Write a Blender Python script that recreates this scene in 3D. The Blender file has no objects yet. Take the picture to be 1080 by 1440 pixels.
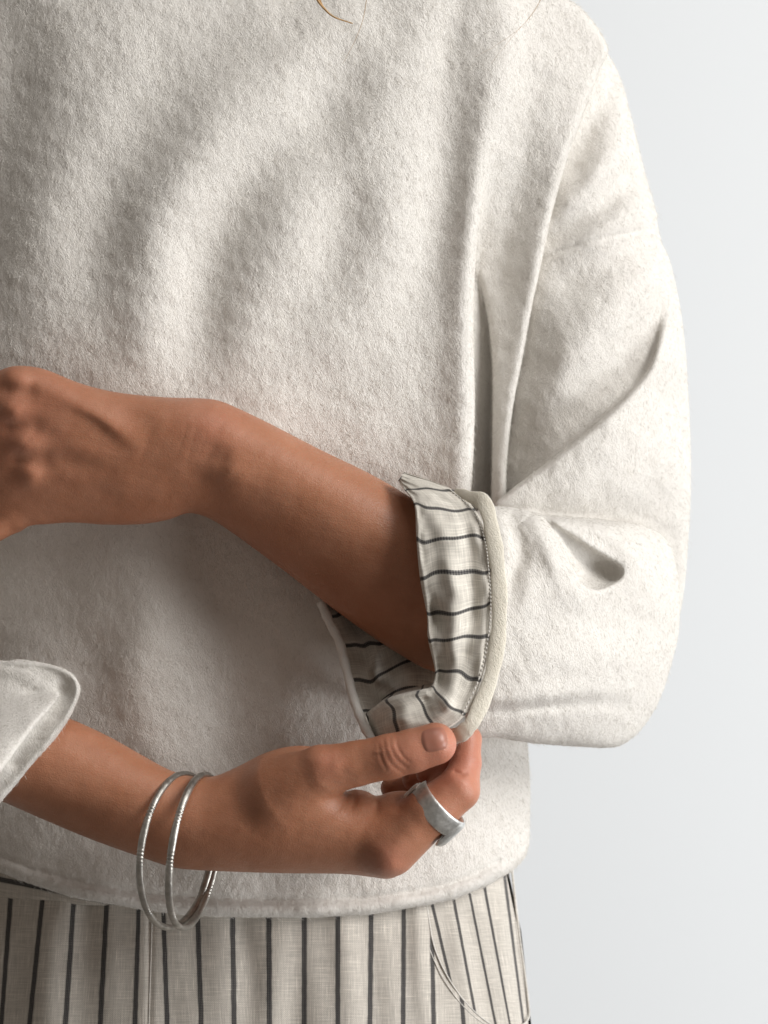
import bpy, math, random
import numpy as np
from mathutils import Vector
from mathutils.bvhtree import BVHTree
random.seed(4); rng = np.random.default_rng(11)
R = math.radians
scene = bpy.context.scene
COL = scene.collection

# ------------------------------------------------------------------ scale
# shapes are laid out in (px, py, d): px/py as seen by the camera, d = depth towards it
S = 0.00038            # metres per unit at the person's mid plane
D = 3800.0             # camera distance in units
def Wd(p):
    p = np.asarray(p, float)
    k = S*(D-p[..., 2])/D
    return np.stack([(p[..., 0]-540)*k, -p[..., 2]*S, (720-p[..., 1])*k], -1)

# ------------------------------------------------------------------ camera
cd = bpy.data.cameras.new('camera'); cam = bpy.data.objects.new('camera', cd); COL.objects.link(cam)
cam.location = (0, -D*S, 0); cam.rotation_euler = (R(90), 0, 0)
cd.sensor_fit = 'VERTICAL'; cd.sensor_height = 24.0
cd.lens = 12.0/(720.0/D); cd.clip_start = .05; cd.clip_end = 50
cd.dof.use_dof = True; cd.dof.focus_distance = (D-330)*S; cd.dof.aperture_fstop = 6.3
scene.camera = cam

# ------------------------------------------------------------------ light
w = bpy.data.worlds.new('World'); scene.world = w; w.use_nodes = True
bg = w.node_tree.nodes['Background']
bg.inputs[0].default_value = (1.0, .89, .79, 1); bg.inputs[1].default_value = .15
def area(name, loc, target, sx, sy, power, colr):
    l = bpy.data.lights.new(name, 'AREA'); l.shape = 'RECTANGLE'; l.size = sx; l.size_y = sy
    l.energy = power; l.color = colr
    o = bpy.data.objects.new(name, l); COL.objects.link(o); o.location = loc
    o.rotation_euler = (Vector(target)-Vector(loc)).to_track_quat('-Z', 'Y').to_euler()
    return o
area('window_and_fill_light', (2.5, -1.7, 1.55), (0, 0, -.05), 1.6, 1.7, 100, (1.0, .99, .975))  # the large window to the right
area('window_and_fill_light', (.35, -.75, 1.9), (0, -.05, 0), .9, .9, 6, (1.0, .985, .96))  # added top fill that brightens the chest, not a window
area('window_and_fill_light', (1.9, -.65, -.65), (.25, .45, -.45), 1.1, 1.1, 30, (.97, .985, 1.0))  # added low fill to brighten the wall and lower right torso, not a window
scene.view_settings.view_transform = 'Standard'; scene.view_settings.look = 'None'
scene.view_settings.exposure = .12; scene.view_settings.gamma = 1

# ------------------------------------------------------------------ numeric helpers
def catmull(pts, n=10, closed=False):
    P = np.asarray(pts, float); m = len(P); out = []
    segs = m if closed else m-1
    t = np.linspace(0, 1, n, endpoint=False)[:, None]
    for i in range(segs):
        if closed: p0, p1, p2, p3 = P[(i-1) % m], P[i], P[(i+1) % m], P[(i+2) % m]
        else: p0, p1, p2, p3 = P[max(i-1, 0)], P[i], P[i+1], P[min(i+2, m-1)]
        out.append(.5*((2*p1)+(-p0+p2)*t+(2*p0-5*p1+4*p2-p3)*t*t+(-p0+3*p1-3*p2+p3)*t**3))
    out = np.concatenate(out)
    return out if closed else np.vstack([out, P[-1:]])

def rbf(ctrl):
    C = np.asarray(ctrl, float); n = len(C)
    if n == 1: return lambda x, y: np.full(np.shape(x), C[0, 2])
    sc = 300.
    def K(r2): return .5*r2*np.log(r2+1e-9)
    xy = C[:, :2]/sc
    A = np.zeros((n+3, n+3)); A[:n, :n] = K(((xy[:, None]-xy[None])**2).sum(-1))+np.eye(n)*1e-3
    A[:n, n] = 1; A[:n, n+1:] = xy; A[n, :n] = 1; A[n+1:, :n] = xy.T
    wv = np.linalg.lstsq(A, np.concatenate([C[:, 2], [0, 0, 0]]), rcond=None)[0]
    def f(x, y):
        x = np.asarray(x, float)/sc; y = np.asarray(y, float)/sc
        v = wv[n]+wv[n+1]*x+wv[n+2]*y
        for i in range(n): v = v+wv[i]*K((x-xy[i, 0])**2+(y-xy[i, 1])**2)
        return v
    return f

def poly_sdf(poly, X, Y):
    """signed distance, positive inside"""
    x, y = X.ravel(), Y.ravel(); d2 = np.full(x.shape, 1e12); ins = np.zeros(x.shape, bool)
    n = len(poly)
    for i in range(n):
        a, b = poly[i], poly[(i+1) % n]; e = b-a; L = e@e
        if L < 1e-9: continue
        wx, wy = x-a[0], y-a[1]
        t = np.clip((wx*e[0]+wy*e[1])/L, 0, 1)
        d2 = np.minimum(d2, (wx-t*e[0])**2+(wy-t*e[1])**2)
        c = (a[1] > y) != (b[1] > y)
        if c.any():
            xi = a[0]+(y-a[1])*(e[0]/(e[1] if abs(e[1]) > 1e-9 else 1e-9))
            ins ^= c & (x < xi)
    d = np.sqrt(d2)
    return np.where(ins, d, -d).reshape(X.shape)

class Grid2:
    def __init__(s, x0, y0, g, arrs): s.x0, s.y0, s.g, s.a = x0, y0, g, arrs
    def __call__(s, x, y):
        ny, nx = s.a[0].shape
        fx = np.clip((x-s.x0)/s.g, 0, nx-1.001); fy = np.clip((y-s.y0)/s.g, 0, ny-1.001)
        ix = fx.astype(int); iy = fy.astype(int); tx = fx-ix; ty = fy-iy
        return [a[iy, ix]*(1-tx)*(1-ty)+a[iy, ix+1]*tx*(1-ty)+a[iy+1, ix]*(1-tx)*ty+a[iy+1, ix+1]*tx*ty for a in s.a]

class Lobe:
    """a rounded solid grown from an outline: thickness from a Poisson solve, so a strip becomes a tube"""
    def __init__(s, outline, zc, a, g=3., n=8):
        poly = catmull(outline, n, True); m = 60
        lo, hi = poly.min(0)-m, poly.max(0)+m
        X, Y = np.meshgrid(np.arange(lo[0], hi[0], g), np.arange(lo[1], hi[1], g))
        d = poly_sdf(poly, X, Y); ins = d > 0
        U = np.zeros(X.shape)
        # coarse start, then relax
        U[ins] = d[ins]**2
        for step in (8, 4, 2, 1):
            it = {8: 150, 4: 250, 2: 350, 1: 500}[step]
            k = step; f2 = 2*(k*g)**2
            for _ in range(it):
                Un = U.copy()
                Un[k:-k, k:-k] = .25*(U[2*k:, k:-k]+U[:-2*k, k:-k]+U[k:-k, 2*k:]+U[k:-k, :-2*k]+f2)
                Un[~ins] = 0; U = Un
        ok = d > 1.6*g
        V = np.where(ok, U/np.maximum(d, 1e-3), 0); wt = ok.astype(float)
        for _ in range(26):       # carry V outwards past the outline
            nv = V*wt; nw = wt.copy(); cv = nv.copy(); cw = nw.copy()
            for ax in (0, 1):
                for sh in (1, -1): cv += np.roll(nv, sh, ax); cw += np.roll(nw, sh, ax)
            fill = (~ok) & (cw > 0)
            V[fill] = cv[fill]/cw[fill]; wt[fill] = 1
        V = np.where(wt > 0, V, 40.)
        U = d*V
        gy, gx = np.gradient(U, g)
        Z = zc(X, Y) if callable(zc) else np.full(X.shape, float(zc))
        A = a(X, Y) if callable(a) else np.full(X.shape, float(a))
        s.G = Grid2(lo[0], lo[1], g, [U, np.hypot(gx, gy), Z, A])
        s.lo, s.hi = lo, hi
    def __call__(s, x, y, d):
        out = np.full(x.shape, 400.)
        m = (x > s.lo[0]) & (x < s.hi[0]) & (y > s.lo[1]) & (y < s.hi[1])
        if not m.any(): return out
        U, gU, Z, A = s.G(x[m], y[m])
        q = (d[m]-Z)/A
        out[m] = np.clip((q*q-U)/(np.sqrt(4*q*q/A**2+gU**2)+4.), -300, 300)
        return out

class Slab:
    """a thick sheet with a rounded edge: front surface from control points"""
    def __init__(s, outline, front, thick, k, g=4.):
        poly = catmull(outline, 8, True); m = 80
        lo, hi = poly.min(0)-m, poly.max(0)+m
        X, Y = np.meshgrid(np.arange(lo[0], hi[0], g), np.arange(lo[1], hi[1], g))
        s.G = Grid2(lo[0], lo[1], g, [poly_sdf(poly, X, Y), rbf(front)(X, Y)]); s.lo, s.hi = lo, hi; s.t, s.k = thick, k
    def __call__(s, x, y, d):
        out = np.full(x.shape, 400.)
        m = (x > s.lo[0]) & (x < s.hi[0]) & (y > s.lo[1]) & (y < s.hi[1])
        if not m.any(): return out
        ds, F = s.G(x[m], y[m])
        out[m] = smax(smax(d[m]-F, -ds, s.k), F-s.t-d[m], 8.)
        return out

def smin(a, b, k):
    h = np.maximum(k-np.abs(a-b), 0)/k
    return np.minimum(a, b)-h*h*k*.25
def smax(a, b, k): return -smin(-a, -b, k)

def chain(pts):
    """tapered limb through points (px, py, d, r)"""
    P = np.asarray(pts, float)
    lo = (P[:, :3]-P[:, 3:]).min(0)-40; hi = (P[:, :3]+P[:, 3:]).max(0)+40
    def f(x, y, d):
        out = np.full(x.shape, 400.)
        m = (x > lo[0]) & (x < hi[0]) & (y > lo[1]) & (y < hi[1]) & (d > lo[2]) & (d < hi[2])
        if not m.any(): return out
        q = np.stack([x[m], y[m], d[m]], -1); v = None
        for i in range(len(P)-1):
            a, b = P[i], P[i+1]; e = (b-a)[:3]
            t = np.clip(((q-a[:3])@e)/(e@e), 0, 1)
            dd = np.linalg.norm(q-a[:3]-t[:, None]*e, axis=1)-(a[3]+t*(b[3]-a[3]))
            v = dd if v is None else smin(v, dd, 5.)
        out[m] = v
        return out
    return f

def union(parts):
    """[(f, k), ...] blended one after the other"""
    def f(x, y, d):
        v = None
        for g, k in parts:
            u = g(x, y, d)
            v = u if v is None else smin(v, u, k)
        return v
    return f

def surface_nets(f, lo, hi, h, B=8, wide=1.75):
    lo = np.asarray(lo, float); hi = np.asarray(hi, float)
    nb = np.ceil((hi-lo)/(h*B)).astype(int)
    I = np.stack(np.meshgrid(*[np.arange(n) for n in nb], indexing='ij'), -1).reshape(-1, 3)
    c = lo+(I+.5)*h*B
    keep = np.concatenate([np.abs(f(*cc.T)) < h*B*wide for cc in np.array_split(c, max(1, len(c)//200000))])
    I = I[keep]
    o = np.arange(B+1); OX, OY, OZ = np.meshgrid(o, o, o, indexing='ij')
    N = (nb*B+8).astype(np.int64)
    keys, verts, edges = [], [], []
    corner = [(i, j, k) for i in (0, 1) for j in (0, 1) for k in (0, 1)]
    for blk in np.array_split(I, max(1, len(I)//700)):
        base = blk*B
        gx = base[:, 0, None, None, None]+OX; gy = base[:, 1, None, None, None]+OY; gz = base[:, 2, None, None, None]+OZ
        F = f((lo[0]+gx*h).ravel(), (lo[1]+gy*h).ravel(), (lo[2]+gz*h).ravel()).reshape(gx.shape)
        c8 = np.stack([F[:, i:B+i, j:B+j, k:B+k] for i, j, k in corner], -1)
        neg = c8 < 0; act = neg.any(-1) & ~neg.all(-1)
        if not act.any(): continue
        v8 = c8[act]; n8 = neg[act]
        cell = np.stack([gx[:, :B, :B, :B][act], gy[:, :B, :B, :B][act], gz[:, :B, :B, :B][act]], -1).astype(np.int64)
        acc = np.zeros((len(v8), 3)); cnt = np.zeros(len(v8))
        for p in range(8):
            for ax, bit in ((0, 4), (1, 2), (2, 1)):
                if p & bit: continue
                q = p | bit; cr = n8[:, p] != n8[:, q]
                if not cr.any(): continue
                t = v8[cr, p]/(v8[cr, p]-v8[cr, q])
                pt = np.tile(np.array(corner[p], float), (len(t), 1)); pt[:, ax] += t
                acc[cr] += pt; cnt[cr] += 1
        verts.append(lo+(cell+acc/cnt[:, None])*h)
        keys.append((cell[:, 0]*N[1]+cell[:, 1])*N[2]+cell[:, 2])
        edges.append(np.stack([np.where(n8[:, 0] == n8[:, 4], 0, np.where(n8[:, 0], 1, -1)),
                               np.where(n8[:, 0] == n8[:, 2], 0, np.where(n8[:, 0], 1, -1)),
                               np.where(n8[:, 0] == n8[:, 1], 0, np.where(n8[:, 0], 1, -1))], -1))
    K = np.concatenate(keys); Vt = np.concatenate(verts); E = np.concatenate(edges)
    od = np.argsort(K); K = K[od]; Vt = Vt[od]; E = E[od]
    st = (N[1]*N[2], N[2], np.int64(1)); quads = []
    for ax in range(3):
        b, c_ = st[(ax+1) % 3], st[(ax+2) % 3]
        for sg in (1, -1):
            me = np.nonzero(E[:, ax] == sg)[0]; k0 = K[me]
            q = []; ok = np.ones(len(me), bool)
            for off in (0, -b, -b-c_, -c_):
                p = np.searchsorted(K, k0+off); p = np.minimum(p, len(K)-1); ok &= K[p] == k0+off; q.append(p)
            q = np.stack(q, -1)[ok]
            quads.append(q if sg > 0 else q[:, ::-1])
    Q = np.concatenate(quads)
    if vnormals(Wd(Vt), Q)[np.argmax(Vt[:, 2]), 1] > 0: Q = Q[:, ::-1].copy()
    return Vt, Q

def vnormals(V, Q):
    n = np.cross(V[Q[:, 2]]-V[Q[:, 0]], V[Q[:, 3]]-V[Q[:, 1]])
    out = np.zeros_like(V)
    for i in range(4):
        for a in range(3): out[:, a] += np.bincount(Q[:, i], n[:, a], len(V))
    return out/np.maximum(np.linalg.norm(out, axis=1, keepdims=True), 1e-9)

def relax(V, Q, n, f=.5, mask=None):
    for _ in range(n):
        acc = np.zeros_like(V); cnt = np.zeros(len(V))
        for i in range(4):
            j = Q[:, (i+1) % 4]; k = Q[:, i]
            for a in range(3):
                acc[:, a] += np.bincount(k, V[j, a], len(V))+np.bincount(j, V[k, a], len(V))
            cnt += np.bincount(k, minlength=len(V))+np.bincount(j, minlength=len(V))
        step = f*(acc/np.maximum(cnt, 1)[:, None]-V)
        V = V+(step if mask is None else step*mask[:, None])
    return V

def stroke(x, y, pts, side=(1, 1)):
    """height along a drawn line: pts (px, py, height, width); side scales the width left/right of the line"""
    P = catmull(pts, 8); out = np.zeros(x.shape)
    m3 = P[:, 3].max()*max(side)*3.2
    m = (x > P[:, 0].min()-m3) & (x < P[:, 0].max()+m3) & (y > P[:, 1].min()-m3) & (y < P[:, 1].max()+m3)
    if not m.any(): return out
    xx, yy = x[m], y[m]; best = np.full(xx.shape, 1e12); hh = np.zeros(xx.shape); ww = np.ones(xx.shape); sg = np.zeros(xx.shape)
    for i in range(len(P)-1):
        a, b = P[i], P[i+1]; ex, ey = b[0]-a[0], b[1]-a[1]; L = ex*ex+ey*ey+1e-9
        t = np.clip(((xx-a[0])*ex+(yy-a[1])*ey)/L, 0, 1)
        dx, dy = xx-a[0]-t*ex, yy-a[1]-t*ey; d2 = dx*dx+dy*dy
        u = d2 < best; best = np.where(u, d2, best)
        hh = np.where(u, a[2]+t*(b[2]-a[2]), hh); ww = np.where(u, a[3]+t*(b[3]-a[3]), ww)
        sg = np.where(u, (ex*dy-ey*dx)/math.sqrt(L), sg)
    q = np.clip(sg/np.sqrt(best+1e-6), -1, 1); ww = np.maximum(ww, .5)*(side[0]*(.5-.5*q)+side[1]*(.5+.5*q))
    out[m] = hh*np.exp(-best/(2*ww*ww))
    return out

def wobble(x, y, wl, seed, n=7):
    r = np.random.default_rng(seed); v = np.zeros(np.shape(x))
    for _ in range(n):
        a = r.uniform(0, 6.28); k = 6.28/(wl*r.uniform(.7, 1.6)); v = v+np.sin(k*(x*np.cos(a)+y*np.sin(a))+r.uniform(0, 6.28))
    return v/math.sqrt(n)

# ------------------------------------------------------------------ mesh + object helpers
def make_mesh(name, V, F, smooth=True, uv=None, attrs=None):
    """V in scene units (px, py, d); F quads or triangles (n,k)"""
    me = bpy.data.meshes.new(name); X = Wd(V); F = np.asarray(F)
    k = F.shape[1]
    me.vertices.add(len(X)); me.vertices.foreach_set('co', X.astype(np.float32).ravel())
    me.loops.add(F.size); me.loops.foreach_set('vertex_index', F.astype(np.int32).ravel())
    me.polygons.add(len(F)); me.polygons.foreach_set('loop_start', (np.arange(len(F))*k).astype(np.int32))
    try: me.polygons.foreach_set('loop_total', np.full(len(F), k, np.int32))
    except Exception: pass
    me.update(calc_edges=True); me.validate()
    if smooth: me.polygons.foreach_set('use_smooth', np.ones(len(me.polygons), bool))
    if uv is not None:
        l = me.uv_layers.new(name='UVMap'); li = np.empty(len(me.loops), np.int32); me.loops.foreach_get('vertex_index', li)
        l.data.foreach_set('uv', np.asarray(uv, np.float32)[li].ravel())
    for an, av in (attrs or {}).items():
        at = me.attributes.new(an, 'FLOAT', 'POINT'); at.data.foreach_set('value', np.asarray(av, np.float32))
    return me

def link(name, me, mat, parent=None, label=None, cat=None, kind=None, group=None):
    o = bpy.data.objects.new(name, me); COL.objects.link(o)
    if mat: me.materials.append(mat)
    if parent: o.parent = parent
    for k, v in (('label', label), ('category', cat), ('kind', kind), ('group', group)):
        if v: o[k] = v
    return o

def grid_faces(nu, nv, wrap=False):
    i, j = np.meshgrid(np.arange(nu-1), np.arange(nv if wrap else nv-1), indexing='ij')
    j2 = (j+1) % nv
    return np.stack([i*nv+j, (i+1)*nv+j, (i+1)*nv+j2, i*nv+j2], -1).reshape(-1, 4)

def loft(curves, nu, nv):
    """smooth sheet through curves (each a list of points with the same count) -> grid (nu along, nv across)"""
    C = np.stack([catmull(c, max(2, nu//(len(c)-1))) for c in curves])   # (nc, n, 3)
    n = C.shape[1]
    rows = catmull(C.reshape(len(curves), -1), max(2, nv//(len(curves)-1)))
    G = rows.reshape(len(rows), n, 3).transpose(1, 0, 2)
    return G
def sheet_uv(nu, nv, us): return None

def tube(path, rad, n=16, flat=None, closed=False, up=(0, 0, 1)):
    P = np.asarray(path, float); m = len(P)
    T = np.roll(P, -1, 0)-np.roll(P, 1, 0) if closed else np.gradient(P, axis=0)
    T /= np.linalg.norm(T, axis=1, keepdims=True)+1e-9
    upv = np.tile(np.asarray(up, float), (m, 1)) if np.ndim(up) == 1 else np.asarray(up, float)
    A = np.cross(T, upv); A /= np.linalg.norm(A, axis=1, keepdims=True)+1e-9
    Bv = np.cross(A, T)
    rad = np.broadcast_to(np.asarray(rad, float), (m,)); fl = 1. if flat is None else flat
    th = np.linspace(0, 2*np.pi, n, endpoint=False)
    V = P[:, None]+rad[:, None, None]*(np.cos(th)[None, :, None]*A[:, None]+fl*np.sin(th)[None, :, None]*Bv[:, None])
    F = grid_faces(m, n, True)
    if closed:
        j = np.arange(n); F = np.vstack([F, np.stack([(m-1)*n+j, j, (j+1) % n, (m-1)*n+(j+1) % n], -1)])
        return V.reshape(-1, 3), F
    V = np.vstack([V.reshape(-1, 3), P[:1], P[-1:]]); j = np.arange(n)
    c0 = np.full(n, m*n); c1 = c0+1
    F = np.vstack([F, np.stack([c0, j, (j+1) % n, c0], -1)[:, [0, 1, 2, 2]], np.stack([c1, (m-1)*n+(j+1) % n, (m-1)*n+j, c1], -1)[:, [0, 1, 2, 2]]])
    return V, F
def tri_safe(V, F):
    """quads with a doubled last corner become triangles"""
    t = F[:, 2] == F[:, 3]; q = F[~t]
    return np.vstack([F[t][:, :3], q[:, [0, 1, 2]], q[:, [0, 2, 3]]])

# ------------------------------------------------------------------ materials
class NT:
    def __init__(s, name):
        s.m = bpy.data.materials.new(name); s.m.use_nodes = True; s.t = s.m.node_tree; s.n = s.t.nodes
        s.b = s.n['Principled BSDF']; s.out = s.n['Material Output']
    def add(s, kind, **kw):
        nd = s.n.new(kind)
        for k, v in kw.items():
            if k.startswith('i_'):
                key = k[2:]; key = int(key) if key.isdigit() else key.replace('_', ' ')
                nd.inputs[key].default_value = v
            else: setattr(nd, k, v)
        return nd
    def l(s, a, b): s.t.links.new(a, b)
    def math(s, op, a, b=None, c=None, clamp=False):
        nd = s.n.new('ShaderNodeMath'); nd.operation = op; nd.use_clamp = clamp
        for i, v in enumerate((a, b, c)):
            if v is None: continue
            if isinstance(v, (int, float)): nd.inputs[i].default_value = v
            else: s.l(v, nd.inputs[i])
        return nd.outputs[0]
    def mix(s, fac, a, b):
        nd = s.n.new('ShaderNodeMix'); nd.data_type = 'RGBA'
        for sock, v in ((nd.inputs[0], fac), (nd.inputs[6], a), (nd.inputs[7], b)):
            if isinstance(v, (int, float)): sock.default_value = v
            elif isinstance(v, tuple): sock.default_value = v if len(v) == 4 else v+(1,)
            else: s.l(v, sock)
        return nd.outputs[2]
    def coords(s, scale=(1, 1, 1), rot=(0, 0, 0), src='Object', vec=None):
        if vec is None: vec = s.add('ShaderNodeTexCoord').outputs[src]
        mp = s.add('ShaderNodeMapping'); mp.inputs['Scale'].default_value = scale; mp.inputs['Rotation'].default_value = rot
        s.l(vec, mp.inputs[0]); return mp.outputs[0]
    def noise(s, vec, scale, detail=3, rough=.55, dist=0):
        nd = s.add('ShaderNodeTexNoise'); nd.inputs['Scale'].default_value = scale; nd.inputs['Detail'].default_value = detail
        nd.inputs['Roughness'].default_value = rough; nd.inputs['Distortion'].default_value = dist
        s.l(vec, nd.inputs['Vector']); return nd.outputs['Fac']
    def ramp(s, v, lo, hi, a=0., b=1.):
        nd = s.n.new('ShaderNodeMapRange'); nd.clamp = True
        s.l(v, nd.inputs[0])
        for i, q in zip((1, 2, 3, 4), (lo, hi, a, b)): nd.inputs[i].default_value = q
        return nd.outputs[0]
    def bump(s, h, strength, dist, prev=None):
        nd = s.add('ShaderNodeBump'); nd.inputs['Strength'].default_value = strength; nd.inputs['Distance'].default_value = dist
        s.l(h, nd.inputs['Height'])
        if prev is not None: s.l(prev, nd.inputs['Normal'])
        return nd.outputs[0]
    def set(s, **kw):
        for k, v in kw.items():
            k = k.replace('_', ' ')
            if isinstance(v, (int, float, tuple)): s.b.inputs[k].default_value = v if not isinstance(v, tuple) or len(v) != 3 or k == 'Subsurface Radius' else v+(1,)
            else: s.l(v, s.b.inputs[k])
        return s

def wool(name, colr, dark):
    t = NT(name)
    v = t.coords(rot=(0, R(24), 0)); st = t.coords((1, 1, .42), vec=v)
    lump = t.noise(st, 260, 4, .6, .6); mid = t.noise(t.coords((1, 1, .3), rot=(0, R(-10), 0), vec=v), 700, 3, .6, .4); fine = t.noise(t.coords((1, 1, .4), vec=v), 1700, 3, .75)
    big = t.noise(v, 22, 3, .5)
    c = t.mix(t.ramp(lump, .3, .7, .45, 1), dark, colr)
    c = t.mix(t.ramp(big, .3, .7, 0, .25), c, tuple(x*.9 for x in colr))
    c = t.mix(t.ramp(fine, .3, .7, .15, 0), c, tuple(x*.72 for x in dark))
    nb = t.bump(lump, .4, .0007); nb = t.bump(mid, .5, .0006, nb); nb = t.bump(fine, .9, .0009, nb)
    t.set(Base_Color=c, Roughness=.95, Normal=nb, Sheen_Weight=.25, Sheen_Roughness=.6, Specular_IOR_Level=.1)
    return t.m
M_wool = wool('cream_felted_wool', (.83, .797, .745), (.755, .717, .66))
M_edge = wool('raw_cream_wool_edge', (.82, .77, .66), (.74, .67, .54))
def mk_nap():
    t = NT('wool_fibre'); hi = t.add('ShaderNodeHairInfo').outputs['Random']
    t.set(Base_Color=t.mix(t.ramp(hi, .0, .55), (.46, .43, .385), (.87, .84, .79)), Roughness=.9, Specular_IOR_Level=.15); return t.m
M_nap = mk_nap()

def mk_skin():
    t = NT('tanned_skin'); v = t.coords()
    red = t.add('ShaderNodeAttribute', attribute_name='flush').outputs['Fac']
    n1 = t.noise(v, 60, 4, .6); n2 = t.noise(v, 420, 3, .6)
    c = t.mix(t.ramp(n1, .3, .7), (.375, .157, .083), (.435, .198, .115))
    c = t.mix(t.ramp(n2, .35, .75, 0, .10), c, (.32, .14, .085))
    c = t.mix(red, c, (.56, .215, .155))
    vor = t.add('ShaderNodeTexVoronoi'); vor.inputs['Scale'].default_value = 1300; t.l(t.coords((1, 1, 1.5), rot=(0, R(30), 0)), vor.inputs['Vector'])
    fl = t.noise(t.coords((.35, 1, 1), rot=(0, R(-28), 0)), 900, 3, .6)
    nb = t.bump(vor.outputs['Distance'], .3, .0003); nb = t.bump(fl, .35, .0004, nb); nb = t.bump(n2, .2, .0006, nb)
    t.set(Base_Color=c, Roughness=t.ramp(n2, .2, .8, .38, .52), Normal=nb, Subsurface_Weight=.22, Subsurface_Radius=(1., .35, .2), Subsurface_Scale=.006, Specular_IOR_Level=.45)
    return t.m
M_skin = mk_skin()
def mk_nail():
    t = NT('fingernail_plate'); t.set(Base_Color=(.355, .148, .10), Roughness=.40, Coat_Weight=.1, Coat_Roughness=.25, Subsurface_Weight=.2, Subsurface_Radius=(1., .4, .3), Subsurface_Scale=.003)
    return t.m
M_nail = mk_nail()

def linen(name, colr, half=.1, soft=.018):
    """woven linen; UV.x counts stripes, UV.y runs along them (both ~ 47 units)"""
    t = NT(name); uv = t.add('ShaderNodeTexCoord').outputs['UV']; sep = t.add('ShaderNodeSeparateXYZ'); t.l(uv, sep.inputs[0])
    u, v = sep.outputs[0], sep.outputs[1]
    jig = t.math('MULTIPLY', t.math('SUBTRACT', t.noise(uv, 2.2, 3), .5), .045)
    uu = t.math('ADD', u, jig)
    fr = t.math('ABSOLUTE', t.math('SUBTRACT', t.math('FRACT', t.math('ADD', uu, .5)), .5))
    wv = t.math('SINE', t.math('MULTIPLY', t.math('ADD', u, t.math('MULTIPLY', v, 1.0)), 6.283*10))
    wv2 = t.math('SINE', t.math('MULTIPLY', t.math('SUBTRACT', u, v), 6.283*10))
    edge = t.math('ADD', fr, t.math('MULTIPLY', t.math('MULTIPLY', wv, wv2), .012))
    stripe = t.math('SUBTRACT', 1, t.ramp(edge, half-soft, half+soft))
    twill = t.ramp(t.math('MULTIPLY', wv, wv2), -.7, .9, 1., .74)
    stripe = t.math('MULTIPLY', stripe, twill)
    a = t.noise(t.coords((30, 1.2, 1), vec=uv), 1., 3, .6); b = t.noise(t.coords((1.2, 34, 1), vec=uv), 1., 3, .6)
    thr = t.math('MULTIPLY', t.math('ADD', a, b), .5)
    slub = t.math('MAXIMUM', t.ramp(a, .60, .74), t.ramp(b, .62, .76))
    wx = t.math('SINE', t.math('MULTIPLY', u, 6.283*17)); wy = t.math('SINE', t.math('MULTIPLY', v, 6.283*17))
    weave = t.math('MULTIPLY', wx, wy)
    c = t.mix(t.ramp(thr, .38, .62), tuple(x*.70 for x in colr), tuple(min(1, x*1.08) for x in colr))
    c = t.mix(t.math('MULTIPLY', slub, .75), c, tuple(min(.9, x*1.42) for x in colr))
    c = t.mix(t.ramp(weave, -1, 1, .16, 0), c, tuple(x*.55 for x in colr))
    c = t.mix(stripe, c, (.020, .020, .024))
    h = t.math('ADD', t.math('MULTIPLY', weave, .3), t.math('MULTIPLY', thr, 1.4))
    nb = t.bump(h, .5, .0004)
    t.set(Base_Color=c, Roughness=.85, Normal=nb, Specular_IOR_Level=.15, Sheen_Weight=.1)
    return t.m
M_lining = linen('striped_lining_linen', (.69, .648, .575), .055)
M_trouser = linen('striped_trouser_linen', (.60, .557, .495), .078)
M_plain = linen('plain_linen_thread', (.66, .63, .58), -.2)

def mk_silver(name, col_, rough, scale):
    t = NT(name); v = t.coords(); vor = t.add('ShaderNodeTexVoronoi'); vor.inputs['Scale'].default_value = scale; t.l(v, vor.inputs['Vector'])
    n = t.noise(v, 900, 3, .6); n2 = t.noise(v, 180, 3, .6)
    c = t.mix(t.ramp(n2, .35, .7), tuple(x*.62 for x in col_), col_)
    nb = t.bump(vor.outputs['Distance'], .25, .0004); nb = t.bump(n, .25, .0002, nb)
    t.set(Base_Color=c, Metallic=1., Roughness=t.ramp(n, .2, .8, rough-.08, rough+.12), Normal=nb); return t.m
M_bangle = mk_silver('worn_silver', (.60, .575, .53), .42, 300)
M_ring = mk_silver('hammered_silver', (.86, .86, .83), .46, 200)
def mk_wall():
    t = NT('white_wall_paint'); v = t.coords(); n = t.noise(v, 1.2, 3, .5); f = t.noise(v, 220, 3, .6)
    c = t.mix(n, (.76, .785, .805), (.78, .805, .82)); t.set(Base_Color=c, Roughness=.8, Normal=t.bump(f, .06, .001), Specular_IOR_Level=.2); return t.m
def mk_hair():
    t = NT('golden_hair'); t.set(Base_Color=(.42, .25, .10), Roughness=.4); return t.m
M_hair = mk_hair()

# ------------------------------------------------------------------ the wall behind
yb, yf = .95, .90
bx = np.array([(x, y, z) for x in (-2.2, 2.2) for y in (yf, yb) for z in (-1.0, 1.6)])
me = bpy.data.meshes.new('wall'); me.from_pydata([tuple(p) for p in bx], [], [(0, 1, 3, 2), (4, 6, 7, 5), (0, 4, 5, 1), (2, 3, 7, 6), (0, 2, 6, 4), (1, 5, 7, 3)]); me.update()
link('wall', me, mk_wall(), label='plain white painted wall behind the person', cat='wall', kind='structure')

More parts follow.
